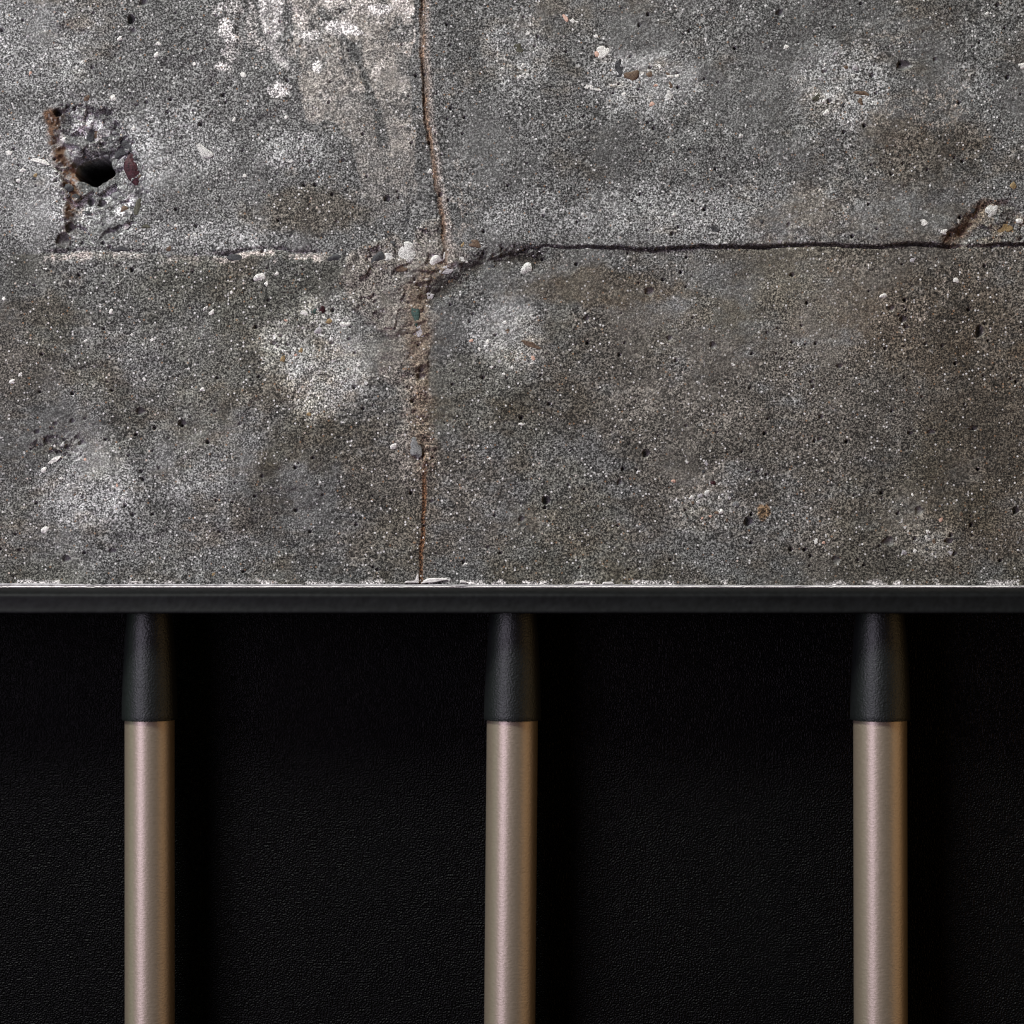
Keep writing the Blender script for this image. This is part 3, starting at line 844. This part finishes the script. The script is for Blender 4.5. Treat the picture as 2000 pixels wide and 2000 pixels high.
# ------------------------------------------------------------------ black textured panel behind the rods
def grid_panel(name, x0, x1, z0, z1, y, thick, mat, nx, nz, amp):
    rs = np.random.RandomState(5)
    xs, zs = np.linspace(x0, x1, nx), np.linspace(z0, z1, nz)
    X, Z = np.meshgrid(xs, zs)
    Y = y - amp * fbm((X * 1e4).astype(np.float32), (Z * 1e4).astype(np.float32), 22, 301, 2)
    bm_v = [(float(a), float(b), float(c)) for a, b, c in zip(X.ravel(), Y.ravel(), Z.ravel())]
    n = len(bm_v)
    f = [(j * nx + i, j * nx + i + 1, (j + 1) * nx + i + 1, (j + 1) * nx + i) for j in range(nz - 1) for i in range(nx - 1)]
    rim = [i for i in range(nx)] + [j * nx + nx - 1 for j in range(1, nz)] + [(nz - 1) * nx + i for i in range(nx - 2, -1, -1)] + [j * nx for j in range(nz - 2, 0, -1)]
    for i in rim:
        a = bm_v[i]
        bm_v.append((a[0], y + thick, a[2]))
    m = len(rim)
    for k in range(m):
        f.append((rim[(k + 1) % m], rim[k], n + k, n + (k + 1) % m))
    f.append(tuple(n + m - 1 - k for k in range(m)))
    me = bpy.data.meshes.new(name)
    me.from_pydata(bm_v, [], f)
    me.materials.append(M[mat])
    for p in me.polygons:
        p.use_smooth = len(p.vertices) == 4
    return me


ZR_TOP = wz(1147.5)                     # rail top, where it meets the foot of the concrete
RAIL_Y = -0.062
ZR_BOT = wz(1198.5, RAIL_Y)
ZB = Z0 - 0.62
panel = link('backing_panel', grid_panel('backing_panel', -0.72, 0.72, ZB, ZR_TOP - 0.006, -0.004, 0.06, 'panel', 520, 330, 0.00008))
panel['label'] = 'black orange-peel textured panel behind the three rods, below the black rail'
panel['category'] = 'panel'

# ------------------------------------------------------------------ rail with rods
rail_root = link('rod_railing', None)
rail_root.location = (0, -0.036, ZB)
rail_root['label'] = 'black rail with three satin champagne metal rods in tapered black sleeves below the concrete'
rail_root['category'] = 'railing'
bpy.context.view_layer.update()
inv = rail_root.matrix_world.inverted()


def place(o):
    o.matrix_parent_inverse = inv
    return o


prof = [(0.004, ZR_TOP), (RAIL_Y + 0.0060, ZR_TOP - 0.0001), (RAIL_Y + 0.0036, ZR_TOP - 0.0005), (RAIL_Y + 0.0018, ZR_TOP - 0.0012), (RAIL_Y + 0.0007, ZR_TOP - 0.0021), (RAIL_Y + 0.0003, ZR_TOP - 0.0031)]
zs0, zs1 = ZR_TOP - 0.0031, ZR_BOT
for k in range(1, 11):
    t = k / 10
    prof.append((RAIL_Y + 0.0003 - 0.0016 * t ** 2.2, zs0 + (zs1 + 0.0009 - zs0) * t))
prof += [(RAIL_Y - 0.0011, ZR_BOT + 0.0003), (RAIL_Y - 0.0004, ZR_BOT), (0.004, ZR_BOT)]
verts, faces = [], []
xs = np.linspace(-0.72, 0.72, 145)
np_ = len(prof)
for i, x in enumerate(xs):
    for (y, z) in prof:
        wv = 0.00012 * math.sin(x * 41 + z * 300) + 0.00008 * math.sin(x * 173)
        verts.append((float(x), y + (wv if y < -0.01 else 0), z))
    if i:
        for k in range(np_):
            a, b = (i - 1) * np_ + k, (i - 1) * np_ + (k + 1) % np_
            faces.append((a, a + np_, b + np_, b))
faces.append(tuple(range(np_)))
faces.append(tuple(reversed(range((len(xs) - 1) * np_, len(xs) * np_))))
me = bpy.data.meshes.new('top_rail')
me.from_pydata(verts, [], faces)
bm = bmesh.new()
bm.from_mesh(me)
bmesh.ops.recalc_face_normals(bm, faces=bm.faces)
bm.to_mesh(me)
bm.free()
for p in me.polygons:
    p.use_smooth = len(p.vertices) == 4
me.materials.append(M['rail'])
try:
    me.set_sharp_from_angle(angle=math.radians(50))
except Exception:
    pass
place(link('top_rail', me, rail_root))


def lathe(name, prof, mat, seg=72, wob=0.0, sharp=35):
    verts, faces = [], []
    n = len(prof)
    for (r, z) in prof:
        for k in range(seg):
            a = 2 * math.pi * k / seg
            verts.append((r * math.cos(a), r * math.sin(a), z))
    for i in range(n - 1):
        for k in range(seg):
            a, b = i * seg + k, i * seg + (k + 1) % seg
            faces.append((a, b, b + seg, a + seg))
    faces.append(tuple(range(seg - 1, -1, -1)))
    faces.append(tuple(range((n - 1) * seg, n * seg)))
    me = bpy.data.meshes.new(name)
    me.from_pydata(verts, [], faces)
    bm = bmesh.new()
    bm.from_mesh(me)
    bmesh.ops.recalc_face_normals(bm, faces=bm.faces)
    bm.to_mesh(me)
    bm.free()
    for p in me.polygons:
        p.use_smooth = len(p.vertices) == 4
    me.set_sharp_from_angle(angle=math.radians(sharp))
    me.materials.append(M[mat])
    return me


ROD_Y = -0.036
z_sl = wz(1410, ROD_Y - 0.016)
for (ut, ub, w) in ((292.3, 292.6, 97.0), (1000.7, 995.5, 100.0), (1719.0, 1720.2, 104.5)):
    r = w * PX * (DIST + ROD_Y - 0.004) / DIST / 2
    xt, xb = wx(ut, ROD_Y), wx(ub, ROD_Y)
    z_fr = wz(2000, ROD_Y)
    slope = (xb - xt) / (z_fr - z_sl)                   # the middle rod leans slightly
    lean = Matrix(((1, 0, slope, 0), (0, 1, 0, 0), (0, 0, 1, 0), (0, 0, 0, 1)))
    zt = ZR_BOT - z_sl
    L = ZB - z_sl
    rod = link('rod', lathe('rod', [(r * 0.96, L), (r, L + 0.001)] + [(r, L + 0.001 + (0.018 - L) * k / 40) for k in range(1, 41)], 'rod'), rail_root)
    place(rod)
    rod.location = (xt, ROD_Y, z_sl)
    rod.rotation_euler = (0, math.atan(slope), 0)
    sp = [(r * 1.02, 0.0006), (r * 1.10, 0.0), (r * 1.12, 0.0006)]
    for k in range(1, 25):
        t = k / 24
        sp.append((r * (1.12 - 0.07 * t - 0.17 * t ** 2.2), 0.0006 + (zt + 0.0008) * t))
    sl = link('sleeve', lathe('sleeve', sp, 'sleeve'), rod)
